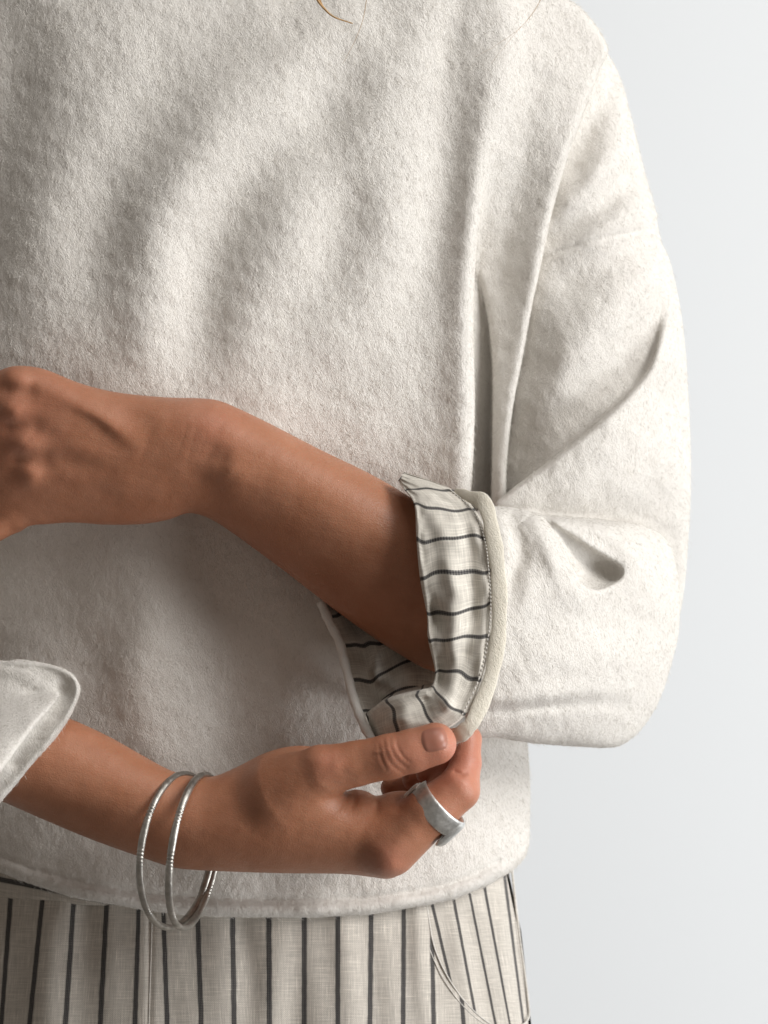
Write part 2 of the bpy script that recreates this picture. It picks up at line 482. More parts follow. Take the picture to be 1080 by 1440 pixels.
# ================================================================== PERSON: body (both arms and hands, one surface)
UA = Lobe([(-28, 548), (0, 522), (30, 515), (62, 519), (110, 538), (150, 549), (190, 555), (240, 559), (280, 560), (306, 563), (332, 573), (380, 596), (450, 632), (520, 666), (575, 698),
           (640, 740), (700, 800), (712, 880), (680, 930), (640, 948), (600, 941), (560, 919), (520, 893), (470, 857), (400, 803), (350, 766), (322, 746), (300, 732), (281, 724), (262, 722),
           (236, 731), (200, 737), (150, 738), (100, 735), (55, 738), (20, 738), (-15, 715), (-32, 650)],
          rbf([(0, 560, 292), (0, 720, 285), (150, 640, 292), (300, 640, 292), (450, 740, 282), (600, 830, 272), (700, 850, 262)]),
          rbf([(0, 600, .50), (120, 640, .50), (230, 640, .62), (330, 660, .78), (450, 740, .80), (600, 830, .80), (700, 860, .8)]), g=2.5)
LA = Lobe([(-120, 955), (-50, 975), (0, 985), (60, 998), (97, 1010), (150, 1034), (200, 1062), (235, 1081), (265, 1091), (298, 1092), (330, 1080), (370, 1060), (405, 1050), (440, 1050), (470, 1062), (482, 1090), (484, 1112),
           (500, 1110), (516, 1113), (530, 1119), (552, 1113), (578, 1113), (606, 1124), (622, 1150), (607, 1180), (590, 1197), (574, 1216), (562, 1230), (545, 1236), (520, 1233), (480, 1229), (400, 1228),
           (330, 1226), (270, 1223), (240, 1219), (200, 1206), (130, 1181), (60, 1152), (0, 1126), (-60, 1105), (-120, 1090)],
          rbf([(-60, 1040, 318), (100, 1090, 318), (260, 1155, 330), (400, 1140, 352), (550, 1190, 358), (600, 1150, 365)]),
          rbf([(-60, 1040, 1.), (100, 1090, 1.), (260, 1155, 1.1), (400, 1140, .98), (550, 1190, 1.25), (600, 1150, 1.2)]), g=2.5)
thumb = chain([(395, 1118, 395, 52), (452, 1085, 425, 37), (500, 1074, 436, 31.5), (548, 1064, 446, 31.5), (580, 1056, 450, 30.5), (612, 1046, 451, 30)])
index_a = chain([(548, 1190, 395, 42), (602, 1144, 412, 36), (643, 1111, 412, 31)])
index_b = chain([(645, 1110, 412, 30), (655, 1074, 398, 21.5), (657, 1040, 384, 20)])
index_c = chain([(657, 1040, 382, 20), (630, 1044, 378, 18), (604, 1052, 374, 17)])
def finger(p): return chain(p)
mid_f = finger([(540, 1190, 345, 36), (622, 1125, 352, 29), (640, 1082, 345, 25), (605, 1085, 335, 21)])
ring_f = finger([(525, 1185, 300, 33), (600, 1130, 305, 27), (618, 1092, 300, 23), (585, 1094, 292, 20)])
pink_f = finger([(505, 1180, 265, 28), (566, 1140, 262, 22), (580, 1108, 258, 20), (552, 1108, 254, 17)])
# wearer's left hand: four fingers folding away beyond the frame, thumb behind
lf = [finger([(24, 547, 298, 29), (-24, 558, 268, 23), (-48, 588, 254, 20), (-30, 606, 250, 17)]),
      finger([(18, 584, 303, 25), (-30, 602, 268, 22), (-52, 634, 252, 20), (-34, 646, 250, 17)]),
      finger([(30, 626, 303, 24), (-14, 650, 268, 22), (-38, 684, 250, 19), (-24, 692, 248, 16)]),
      finger([(40, 668, 300, 22), (-4, 696, 270, 20), (-30, 728, 254, 17), (-16, 732, 248, 14)]),
      finger([(150, 655, 278, 30), (70, 692, 268, 24), (20, 728, 272, 20), (-48, 766, 278, 18)])]
# hidden: elbow, upper arms, shoulders, upper spine, neck
hidden = [chain([(640, 850, 266, 78), (760, 880, 190, 58), (858, 910, 105, 42), (845, 560, 20, 46), (790, 160, -10, 56), (330, 120, -20, 60), (-140, 150, 0, 66), (-240, 560, 30, 60), (-268, 930, 90, 46), (-160, 1010, 235, 40), (-60, 1038, 316, 52)]),
          chain([(330, -170, -20, 62), (330, 40, -20, 66), (330, 420, -10, 90)])]
fcuts = union([(UA, 1), (LA, 6), (thumb, 22), (index_a, 16), (index_b, 5), (index_c, 4), (mid_f, 5), (ring_f, 5), (pink_f, 5)]+[(x, 9) for x in lf]+[(x, 14) for x in hidden])
V, Q = surface_nets(fcuts, (-350, -240, -130), (960, 1260, 520), 2.1)
V = relax(V, Q, 2, .4)
N = vnormals(Wd(V), Q)
front = np.clip(-N[:, 1]*1.6, 0, 1)
x, y = V[:, 0], V[:, 1]; hgt = np.zeros(len(V))
up = (V[:, 1] < 960)
A_ = np.zeros(len(V)); B_ = np.zeros(len(V))
for pts, sd in [   # wearer's left hand and forearm
    ([(18, 527, 9, 13), (26, 530, 9, 13)], (1, 1)), ([(14, 572, 10, 12), (20, 577, 10, 12)], (1, 1)), ([(32, 620, 9, 12), (38, 626, 9, 12)], (1, 1)), ([(40, 660, 8, 12), (47, 668, 8, 12)], (1, 1)),
    ([(12, 550, -7, 9), (40, 552, -5, 9)], (1, 1)), ([(14, 600, -8, 9), (45, 600, -5, 10)], (1, 1)), ([(26, 645, -7, 8), (60, 648, -4, 10)], (1, 1)),
    ([(45, 533, 3, 9), (78, 552, 3, 9), (112, 570, 6, 8), (145, 590, 8, 7), (178, 615, 5, 9), (205, 628, 0, 14)], (1.5, .95)),
    ([(62, 578, -2, 14), (105, 592, -2.5, 15), (140, 608, -2.5, 14), (165, 622, -1, 14)], (1, 1)),
    ([(55, 626, 3, 10), (110, 634, 4.5, 9), (165, 645, 1, 12)], (1, 1)), ([(60, 668, 2, 10), (110, 668, 3, 10), (160, 668, 1, 14)], (1, 1)),
    ([(180, 690, 5, 20), (205, 700, 5, 22)], (1, 1)), ([(60, 600, -3, 12), (100, 648, -4, 12), (150, 662, -3, 12)], (1, 1)),
    ([(185, 582, -4, 10), (200, 590, -4, 12)], (1, 1)), ([(240, 590, 4, 22), (285, 592, 7, 20), (312, 600, 4, 20)], (1, 1)),
    ([(325, 664, 11, 17), (333, 672, 10, 18)], (1, 1)), ([(300, 640, -7, 12), (310, 645, -7, 11)], (1, 1)), ([(276, 660, -5, 16), (300, 705, -5, 16)], (1, 1)),
    ([(345, 700, -2, 20), (420, 760, -2, 24)], (1, 1)),
    ]: A_ += stroke(x, y, pts, sd)*(.7 if pts[0][3] > 9.5 and pts[0][0] > 50 else 1)
for k in range(3):      # wrist creases
    xx = 252+k*14+random.uniform(-2, 2); A_ += stroke(x, y, [(xx+6, 575+k*4+random.uniform(-6, 6), 0, 1.5), (xx+10, 600, -.22, 1.6), (xx+4, 625+random.uniform(-8, 8), -.35, 1.5), (xx-4, 650+random.uniform(-8, 8), 0, 1.4)])
for pts, sd in [   # wearer's right hand
    ([(455, 1066, 6, 15), (466, 1074, 6, 14)], (1, 1)), ([(500, 1062, -3, 14), (515, 1066, -3, 14)], (1, 1)),
    ([(539, 1038, -1.0, 1.8), (542, 1055, -1.05, 1.9), (550, 1074, -.95, 2.0), (566, 1087, -1, 2)], (1, 1)),
    ([(548, 1036, -.8, 1.6), (550, 1052, -.95, 1.7), (558, 1068, -.9, 1.8), (572, 1080, -1, 1.8)], (1, 1)),
    ([(557, 1038, -.6, 1.5), (559, 1050, -.8, 1.6), (566, 1063, -1.0, 1.6), (576, 1072, -.6, 1.6)], (1, 1)),
    ([(533, 1045, -.4, 1.6), (535, 1062, -1.2, 1.7), (543, 1082, -1.0, 1.8)], (1, 1)),
    ([(552, 1050, 2.2, 9), (562, 1062, 2.2, 9)], (1, 1)),
    ([(486, 1114, -5, 3), (474, 1119, -4, 3), (455, 1124, -1.5, 4)], (1, 1)), ([(497, 1110, -4, 2.6), (499, 1124, -3, 3), (496, 1134, -1, 3)], (1, 1)),
    ([(527, 1116, -5, 3), (530, 1130, -3.5, 3.2), (528, 1144, -1, 4)], (1, 1)), ([(508, 1118, 4, 7), (513, 1128, 3, 8)], (1, 1)), ([(558, 1116, -2.5, 4), (560, 1135, -1.5, 5)], (1, 1)), ([(543, 1122, 3, 8), (546, 1134, 3, 9)], (1, 1)),
    ([(532, 1205, 8, 12), (555, 1196, 9, 13), (575, 1180, 5, 13)], (1, 1)), ([(500, 1212, -2, 13), (530, 1214, -1.5, 11)], (1, 1)), ([(540, 1224, 4, 8), (550, 1224, 4, 8)], (1, 1)),
    ([(400, 1190, -3, 30), (470, 1190, -4, 26)], (1, 1)), ([(420, 1120, 5, 24), (445, 1125, 5, 24)], (1, 1)), ([(480, 1150, 3, 22), (520, 1165, 4, 20)], (1, 1)),
    ([(290, 1150, 2, 20), (360, 1140, 3, 22)], (1, 1)), ([(250, 1120, -4, 20), (280, 1125, -4, 20)], (1, 1)), ([(100, 1060, 2, 20), (200, 1110, 2, 22)], (1, 1)),
    ([(640, 1086, -3, 2.4), (650, 1089, -3, 2.4), (660, 1086, 0, 2.5)], (1, 1)),
    ]: B_ += stroke(x, y, pts, sd)*(.55 if pts[0][3] > 11 else 1)
hgt = np.where(up, .72*A_*np.clip((V[:, 2]-270)/30, 0, 1), B_*np.clip((V[:, 2]-330)/40, 0, 1))
hgt += wobble(x, y, 60, 5)*.2+wobble(x, y, 22, 6)*.12
V[:, 2] += hgt*front
flush = .22*np.exp(-((x-620)**2+(y-1060)**2)/(2*55**2))*(y > 990)+.34*np.exp(-((x-655)**2+(y-1065)**2)/(2*40**2))*(y > 990)+.18*np.exp(-((x-20)**2+(y-590)**2)/(2*60**2))
flush += .35*np.exp(-((x-545)**2+(y-1215)**2)/(2*22**2))+.25*np.exp(-((x-460)**2+(y-1072)**2)/(2*20**2))+.2*np.exp(-((x-555)**2+(y-1062)**2)/(2*20**2))+.2*np.exp(-((x-300)**2+(y-600)**2)/(2*30**2))
person = link('person', make_mesh('person', V, Q, attrs={'flush': np.clip(flush, 0, .85)}), M_skin,
              label='person in cream wool sweater and striped linen trousers, rolling up a sleeve cuff', cat='person')
bv = BVHTree.FromPolygons([Vector(p) for p in Wd(V).tolist()], Q.tolist())

# thumb nail: a thin curved plate laid on the thumb
def nail(c, ax, hl, hw, lift=.9):
    ax = np.array(ax, float); ax /= np.linalg.norm(ax); pe = np.array([-ax[1], ax[0]])
    nu, nv = 22, 18; P = np.zeros((nu, nv, 3)); miss = 0
    for i in range(nu):
        for j in range(nv):
            s, t = -1+2*i/(nu-1), -1+2*j/(nv-1)
            q = np.array(c)+ax*hl*s*math.sqrt(1-.30*t*t)+pe*hw*t*math.sqrt(1-.28*s*s)
            o = Wd(np.array([q[0], q[1], 900.])); e = Wd(np.array([q[0], q[1], 100.])); dr = Vector(e-o)
            h = bv.ray_cast(Vector(o), dr.normalized())
            d_ = -h[0].y/S if h[0] is not None else 440.
            edge = max(abs(s), abs(t))
            P[i, j] = (q[0], q[1], d_+lift*(1-max(0, edge-.75)/.25*1.6)+.9*(1-t*t))
    G = P.reshape(-1, 3)
    return link('fingernail', make_mesh('fingernail', G, grid_faces(nu, nv)), M_nail, person)
nail((611, 1040), (1, -.20), 18, 18)

# ================================================================== SWEATER
CX = 330.
hx = np.array([-300, -120, 0, 14, 36, 53, 96, 120, 154, 205, 250, 300, 400, 440, 520, 600, 640, 690, 720, 738, 748, 800])
hy = np.array([1160, 1195, 1226, 1232, 1240, 1246, 1260, 1265, 1271, 1280, 1286, 1289, 1290, 1290, 1286, 1273, 1264, 1243, 1224, 1206, 1185, 1150.])
def hem(px): return np.interp(px, hx, hy)
wy = np.array([-200, -120, -60, 0, 60, 200, 700, 1000, 1100, 1180, 1300]); ww_ = np.array([120, 190, 330, 420, 425, 398, 383, 408, 415, 414, 409.])
dy = np.array([-200, 0, 200, 700, 1000, 1300]); dd_ = np.array([90, 170, 205, 205, 207, 212.])
def torso_core(px, py, d):
    wv = np.interp(py, wy, ww_); dv = np.interp(py, dy, dd_); n = 2.5
    ax = np.abs(px-CX)/wv; ad = np.abs(d)/dv
    r = np.maximum((ax**n+ad**n)**(1/n), .3)
    g = r**(1-n)*np.hypot(ax**(n-1)/wv, ad**(n-1)/dv)
    f = np.clip((r-1)/np.maximum(g, 1e-4), -300, 400)
    f = smax(f, (py-hem(px))*.97, 12.)
    return smax(f, -190-py, 30.)
T2 = Slab([(-170, -60), (100, -90), (400, -100), (640, -60), (712, 20), (702, 120), (691, 190), (679, 280), (669, 360), (665, 450), (667, 560), (665, 640), (659, 720), (650, 790), (600, 860), (300, 910), (0, 900), (-170, 860)],
          [(-170, 0, 120), (-170, 500, 120), (0, -20, 196), (0, 400, 208), (330, -60, 205), (330, 150, 240), (330, 400, 244), (330, 600, 236), (600, 0, 196), (600, 300, 214), (600, 650, 200), (700, 0, 180),
           (692, 200, 204), (668, 450, 208), (660, 700, 196), (330, 740, 212), (0, 740, 190), (650, 820, 110), (330, 880, 150), (0, 880, 140), (-170, 880, 80)], 160, 26)
R2 = Slab([(700, -30), (800, 0), (852, 62), (842, 100), (820, 160), (797, 225), (776, 300), (761, 370), (748, 430), (735, 500), (723, 560), (716, 610), (711, 670), (711, 760), (692, 770), (693, 600), (692, 500), (680, 420), (655, 330), (650, 150)],
          [(700, 0, 172), (700, 120, 188), (840, 70, 122), (800, 150, 158), (700, 220, 178), (700, 300, 160), (772, 300, 158), (750, 400, 164), (718, 600, 178), (712, 740, 184), (692, 600, 158), (690, 750, 164), (690, 430, 140), (655, 300, 140)], 120, 15)
def body_f(px, py, d):
    v = smin(torso_core(px, py, d), T2(px, py, d), np.interp(py, [220, 330, 700, 790], [24, 5, 5, 24]))
    return smin(v, R2(px, py, d), np.interp(py, [60, 240, 340, 420], [46, 32, 11, 5]))
V, Q = surface_nets(body_f, (-150, -230, -250), (900, 1310, 300), 3.0)
V = relax(V, Q, 2, .4)
N = vnormals(Wd(V), Q); front = np.clip(-N[:, 1]*1.8-.15, 0, 1)
x, y = V[:, 0], V[:, 1]; hgt = np.zeros(len(V))
chest = [
    # crest / hollow pairs on the chest
    ([(200, -20, 4, 50), (120, 130, 7, 50), (60, 300, 8, 50), (30, 450, 5, 50)], (1, 1)),
    ([(280, 80, -3, 44), (195, 215, -8, 44), (150, 340, -9, 44), (128, 470, -4, 44)], (1, 1)),
    ([(470, 30, 3, 44), (385, 110, 10, 44), (290, 205, 15, 42), (226, 315, 16, 40), (198, 430, 12, 40), (180, 540, 4, 42)], (1, 1)),
    ([(470, 120, -5, 34), (390, 205, -12, 36), (318, 295, -17, 36), (288, 400, -16, 36), (278, 500, -8, 38), (275, 570, -2, 38)], (1, 1)),
    ([(460, 240, 5, 40), (402, 330, 9, 42), (380, 440, 7, 46), (370, 530, 3, 48)], (1, 1)),
    ([(500, 140, -6, 36), (474, 260, -9, 38), (460, 380, -7, 42), (452, 500, -2, 44)], (1, 1)),
    ([(570, 0, 5, 44), (545, 160, 7, 44), (522, 320, 9, 46), (512, 460, 6, 50)], (1, 1)),
    ([(640, 70, -7, 26), (630, 190, -13, 26), (616, 320, -14, 28), (595, 430, -11, 34), (575, 540, -5, 40)], (1, 1)),
    ([(696, 60, 0, 16), (688, 130, 3, 18), (676, 220, 5, 17), (664, 310, 7, 15), (654, 420, 8, 16), (654, 560, 7, 18), (650, 680, 5, 18)], (1.6, 1)),
    ([(20, 60, -6, 36), (-10, 260, -8, 36), (-30, 420, -6, 36)], (1, 1)),
    # below the arms
    ([(215, 740, 6, 30), (205, 850, 13, 34), (200, 960, 14, 34), (215, 1050, 10, 34)], (1, 1)),
    ([(285, 730, -5, 24), (312, 830, -14, 34), (322, 930, -16, 36), (325, 1040, -12, 38)], (1, 1)),
    ([(70, 780, -6, 36), (90, 900, -8, 36)], (1, 1)), ([(420, 850, 6, 36), (430, 960, 6, 36)], (1, 1)),
    # hem band: stitch groove above the rolled edge
    ([(-60, 1184, -4.6, 3.5), (0, 1204, -4.6, 3.5), (60, 1226, -4.6, 3.5), (150, 1248, -4.6, 3.5), (260, 1262, -4.6, 3.5), (420, 1266, -4.6, 3.5), (540, 1260, -4.6, 3.5), (640, 1240, -4.6, 3.5), (700, 1212, -4.6, 3.5)], (1, 1)),
    ([(-60, 1196, 4.6, 8), (0, 1218, 4.6, 8), (150, 1259, 4.6, 8), (260, 1275, 4.6, 8), (420, 1279, 4.6, 8), (540, 1274, 4.6, 8), (640, 1253, 4.6, 8), (700, 1225, 4, 8)], (1, 1)),
    ([(520, 1150, 8, 50), (600, 1170, 8, 50)], (1, 1)), ([(380, 1255, -4, 22), (480, 1250, -4, 22)], (1, 1)),
    # shoulder folds between the two drapes
    ([(752, 120, -9, 18), (735, 220, -10, 18), (716, 320, -9, 18), (705, 400, -6, 14)], (1, 1)),
    ([(836, 70, 0, 14), (806, 170, 5, 14), (776, 280, 6, 13), (754, 380, 5, 11), (734, 480, 3, 9), (718, 590, 0, 8)], (1.3, 1)),
    # neckline stitching
    ([(300, -10, -2.5, 3), (390, -3, -2.5, 3), (470, -10, -2.5, 3)], (1, 1)),
]
for pts, sd in chest: hgt += stroke(x, y, pts, sd)*(1.2 if pts[0][3] > 20 else 1)
hgt += wobble(x, y, 130, 3)*1.5+wobble(x, y, 55, 4)*.5+wobble(x*1.3, y*.8, 21, 9)*.30+wobble(x*1.6+.3*y, y*.6, 11, 10)*.20
V[:, 2] += hgt*front
body_VQ = (V, Q)
sweater = link('sweater', make_mesh('sweater', V, Q), M_wool, person, label='boxy cream felted wool sweater with rolled hem')

A_l = Lobe([(728, -30), (775, 3), (815, 33), (850, 70), (873, 112), (889, 172), (906, 240), (920, 290), (927, 330), (942, 385), (948, 430), (948, 490), (944, 560), (934, 660), (890, 750), (800, 775), (715, 760), (692, 640), (694, 500), (706, 350), (716, 200), (712, 60)],
           rbf([(770, 0, 8), (850, 100, 24), (800, 400, 34), (900, 450, 25), (820, 600, 45), (750, 700, 50)]), .98, g=3.)
B_out = [(928, 356), (936, 400), (932, 450), (917, 508), (890, 547), (840, 594), (790, 634), (745, 668), (712, 694), (696, 712), (712, 740), (780, 756), (880, 776), (926, 812), (948, 872), (961, 840), (970, 720), (971, 640), (968, 560), (963, 480), (953, 410), (939, 362)]
B_l = Lobe(B_out,
           rbf([(930, 380, 45), (920, 500, 118), (850, 590, 165), (720, 695, 190), (960, 560, 40), (965, 700, 35), (830, 740, 112), (900, 730, 55)]), .74, g=3.)
C_out = [(668, 722), (690, 713), (716, 713), (745, 719), (765, 724), (790, 726), (850, 731), (896, 737), (924, 748), (942, 768), (953, 810), (955, 880), (945, 930), (927, 985), (906, 1020), (884, 1042), (860, 1051), (820, 1050), (750, 1045), (700, 1037), (664, 1030), (646, 960), (642, 850), (650, 770)]
C_l = Lobe(C_out,
           rbf([(650, 860, 292), (690, 720, 262), (690, 1030, 268), (800, 730, 205), (800, 880, 205), (930, 760, 105), (930, 950, 90), (860, 1045, 140)]), .66, g=3.)
def c_front(x, y):
    U, _, Z, A = C_l.G(x, y); return Z+A*np.sqrt(np.maximum(U, 0))-6
tuck = Lobe([(768, 730), (784, 741), (808, 755), (836, 773), (858, 786), (875, 800), (872, 814), (856, 824), (836, 829), (819, 820), (805, 798), (788, 764), (774, 742)], c_front, 2.3, g=2.)
def sleeve_ab(px, py, d): return smin(A_l(px, py, d), B_l(px, py, d), np.interp(py, [370, 500], [9, 5]))
def sleeve_f(px, py, d):
    return smin(sleeve_ab(px, py, d), smax(C_l(px, py, d), -tuck(px, py, d), 7.), np.interp(px, [790, 880, 950], [4, 6, 9]))
V, Q = surface_nets(sleeve_f, (640, -60, -190), (1010, 1080, 420), 2.6, wide=3.2)
V = relax(V, Q, 1, .4)
N = vnormals(Wd(V), Q); front = np.clip(-N[:, 1]*1.8-.1, 0, 1)
x, y, z = V.T; hgt = np.zeros(len(V))
diag = np.interp(x, [700, 745, 840, 890, 917, 932, 936, 1000], [705, 668, 594, 547, 508, 450, 395, 350])
isC = (y > np.interp(x, [640, 716, 765, 850, 920, 970], [700, 714, 725, 733, 743, 753]))
isA = (y < diag) & ~isC
upper = [
    ([(866, 110, -6, 12), (838, 160, -10, 13), (808, 230, -8, 12)], (1, 1)), ([(884, 170, 7, 15), (850, 228, 9, 14), (805, 280, 7, 13), (775, 310, 3, 12)], (1, 1)),
    ([(905, 240, -5, 15), (865, 276, -8, 14), (815, 312, -8, 12), (775, 336, -5, 11)], (1, 1)), ([(890, 300, 5, 16), (830, 330, 5, 14)], (1, 1)),
    ([(758, 366, -2, 3), (800, 349, -2.6, 3), (860, 332, -2.6, 3), (926, 320, -2.6, 3)], (1, 1)),
    ([(905, 350, -5, 18), (850, 372, -7, 18), (800, 400, -6, 16)], (1, 1)), ([(900, 400, 8, 24), (845, 450, 9, 26), (790, 520, 8, 26), (750, 590, 5, 24)], (1, 1)),
    ([(922, 395, 0, 14), (902, 460, -9, 20), (874, 512, -16, 22), (820, 575, -14, 20), (762, 628, -9, 17), (725, 662, -5, 13)], (1, 1)),
    ([(760, 520, -5, 20), (735, 620, -5, 18)], (1, 1)),
]
elbow = [([(934, 400, 4, 10), (926, 470, 6, 10), (905, 525, 7, 10), (850, 580, 7, 10), (780, 635, 7, 9), (725, 680, 6, 9)], (1, 1)),
         ([(955, 470, -3, 14), (940, 560, -5, 18), (880, 640, -5, 22), (800, 690, -4, 20)], (1, 1)), ([(930, 620, 5, 24), (880, 690, 5, 24)], (1, 1)), ([(958, 700, -4, 18), (900, 722, -7, 16), (830, 722, -7, 14), (770, 712, -4, 12)], (1, 1)), ([(935, 610, -4, 14), (905, 650, -6, 16), (925, 700, -3, 16)], (1, 1)), ([(850, 640, 4, 12), (810, 690, 3, 12)], (1, 1))]
fore = [
        ([(790, 730, 8, 9), (838, 742, 11, 9), (876, 766, 12, 11), (896, 800, 9, 14), (890, 840, 0, 18)], (1, 1)),
        ([(745, 722, 8, 12), (765, 752, 11, 12), (782, 792, 10, 13), (806, 832, 6, 15), (840, 856, 0, 17)], (1, 1)),
        ([(716, 735, -6, 10), (731, 770, -11, 10), (724, 805, -9, 11), (716, 840, -4, 12)], (1, 1)), ([(706, 730, 4, 8), (712, 780, 5, 8)], (1, 1)),
        ([(730, 905, -5, 26), (800, 880, -6, 24), (880, 870, -6, 28)], (1, 1)), ([(920, 780, 4, 18), (925, 850, 4, 22)], (1, 1)),
        ([(690, 1000, -4, 6), (760, 994, -6, 6), (830, 988, -6, 8), (890, 990, -3, 10)], (1, 1)), ([(700, 985, 4, 12), (800, 976, 5, 12), (880, 975, 3, 14)], (1, 1)),
        ([(780, 940, 4, 30), (880, 930, 4, 30)], (1, 1))]
hA = 1.3*sum(stroke(x, y, p, s_) for p, s_ in upper); hB = sum(stroke(x, y, p, s_) for p, s_ in elbow); hC = 1.2*sum(stroke(x, y, p, s_) for p, s_ in fore)
sB = poly_sdf(catmull(B_out, 8, True), x, y); sC = poly_sdf(catmull(C_out, 8, True), x, y)
def sst(v, w): t_ = np.clip((v+w)/(2*w), 0, 1); return t_*t_*(3-2*t_)
wB = sst(sB, np.interp(y, [380, 500], [20, 7])); wC = sst(sC, np.interp(x, [800, 940], [5, 18]))
hgt = (hA*(1-wB)+hB*wB)*(1-wC)+hC*wC
hgt += wobble(x, y, 90, 13)*1.4+wobble(x, y, 40, 14)*.7+wobble(x*1.3, y*.8, 18, 19)*.30+wobble(x*1.6+.3*y, y*.6, 10, 20)*.18
V[:, 2] += hgt*front
V = relax(V, Q, 1, .35)
slv_VQ = (V, Q)
sleeve = link('sleeve', make_mesh('sleeve', V, Q), M_wool, sweater, label='bent sleeve with its cuff turned back over striped lining')

# wearer's right sleeve, mostly beyond the frame
M_l = Lobe([(-200, 880), (-100, 905), (-40, 920), (0, 932), (15, 937), (40, 945), (58, 955), (74, 966), (83, 977), (76, 990), (55, 1014), (30, 1046), (0, 1086), (-50, 1140), (-150, 1180), (-280, 1130), (-300, 1000)], rbf([(0, 1000, 382), (80, 975, 378), (-200, 1000, 290)]), .46, g=3.)
L_l = Lobe([(-200, 868), (-100, 895), (-40, 914), (0, 929), (30, 927), (75, 935), (99, 945), (112, 962), (112, 977), (100, 1006), (80, 1036), (50, 1071), (0, 1129), (-50, 1180), (-150, 1200), (-280, 1160), (-300, 1000)], rbf([(0, 1000, 362), (100, 960, 364), (50, 1070, 382), (0, 1120, 375), (-200, 1000, 280)]), .30, g=3.)
fs2 = union([(M_l, 1), (L_l, 3), (chain([(-215, 1020, 270, 115), (-300, 930, 90, 118), (-262, 560, 25, 112), (-160, 120, -5, 110)]), 25)])
V, Q = surface_nets(fs2, (-440, -20, -150), (140, 1230, 560), 3.0, wide=3.2)
V = relax(V, Q, 1, .4); N = vnormals(Wd(V), Q); front = np.clip(-N[:, 1]*1.8-.1, 0, 1); x, y, z = V.T
inM = poly_sdf(catmull([(-200, 880), (-40, 920), (0, 932), (15, 937), (40, 945), (58, 955), (74, 966), (83, 977), (76, 990), (55, 1014), (30, 1046), (0, 1086), (-50, 1140), (-280, 1130)], 6, True), x, y) > 0
hgt = np.where(inM, wobble(x, y, 60, 33)*1.5+stroke(x, y, [(30, 960, 5, 14), (10, 1000, 6, 18), (-20, 1060, 4, 18)])+stroke(x, y, [(-20, 950, -5, 9), (30, 965, -6, 8), (62, 985, -2, 8)])+stroke(x, y, [(-20, 1020, -4, 10), (20, 1020, -4, 9), (45, 1015, 0, 9)]),
               stroke(x, y, [(0, 932, 6, 4), (60, 933, 8, 4), (98, 947, 11, 5), (109, 968, 12, 5), (98, 1002, 9, 5), (50, 1066, 6, 5), (0, 1122, 6, 5)])+stroke(x, y, [(88, 972, -10, 8), (70, 1004, -5, 8), (20, 1070, -7, 8)]))
V[:, 2] += (hgt+wobble(x, y, 20, 34)*.5)*front
slv2_VQ = (V, Q)
link('sleeve', make_mesh('sleeve', V, Q), M_wool, sweater, label='raised sleeve end with a loosely folded edge')

# ------------------------------------------------------------------ the turned-back cuff
H = [(568, 664, 318), (636, 688, 342), (669, 718, 362), (685, 757, 380), (691, 800, 390), (694, 849, 396), (690, 898, 400), (678, 953, 410), (653, 1007, 432), (609, 1034, 434), (565, 1046, 412), (530, 1050, 345)]
I = [(560, 676, 326), (569, 689, 352), (583, 711, 378), (586, 758, 392), (591, 813, 398), (601, 866, 400), (602, 898, 400), (612, 944, 398), (606, 966, 404), (588, 972, 406), (544, 984, 380), (514, 1004, 318)]
def inter(a, b, t, dz): return [tuple((1-t)*np.array(p)+t*np.array(q)+np.array([0, 0, dz])) for p, q in zip(a, b)]
J1 = [(p[0]+(5 if k < 7 else 2), p[1]+(0 if k < 7 else -2), p[2]-16) for k, p in enumerate(I)]
J2 = [(p[0]+(26 if k < 7 else 8), p[1]+(2 if k < 7 else -9), p[2]-115) for k, p in enumerate(I)]
G = loft([J2, J1, I, inter(I, H, .14, 8), inter(I, H, .5, 12), inter(I, H, .85, 6), H], 132, 60)
nu, nv = G.shape[:2]; P = G.reshape(-1, 3).copy()
uu = np.linspace(0, 11, nu)[:, None].repeat(nv, 1).ravel(); vv = np.linspace(0, 3.2, nv)[None].repeat(nu, 0).ravel()
fr = np.clip((vv-1.)/.4, 0, 1)
P[:, 2] += fr*(2.6*np.sin(vv*7+.8*np.sin(uu*1.3))*np.exp(-((uu-4.5)/3.2)**2)+wobble(uu*47, vv*60, 55, 41)*2.4+wobble(uu*47, vv*60, 24, 43)*.9)
for pts in [[(655, 740, -4, 6), (662, 800, -5, 6), (664, 860, -5, 6), (655, 920, -3, 6)], [(632, 790, 5, 9), (640, 830, 5, 9)], [(640, 870, 4, 10), (640, 900, 4, 9)], [(612, 860, -5, 7), (618, 882, -4, 7)], [(622, 925, -4, 7), (618, 960, -7, 6)], [(622, 985, 5, 7), (640, 1000, 3, 8)], [(598, 985, -4, 6), (600, 1005, -3, 6)], [(570, 995, 4, 9), (565, 1010, 4, 9)]]:
    P[:, 2] += 1.7*fr*stroke(P[:, 0], P[:, 1], pts)
# stripes bend a little where the cloth creases
us = uu+.075*np.sin(vv*3.1+uu*2.1)+.03*np.sin(vv*9+uu*1.1)
cuff_lining = link('cuff_lining', make_mesh('cuff_lining', P, grid_faces(nu, nv), uv=np.stack([us, vv*.9], -1)), M_lining, sweater, label='turned-back pale linen lining with thin charcoal stripes')
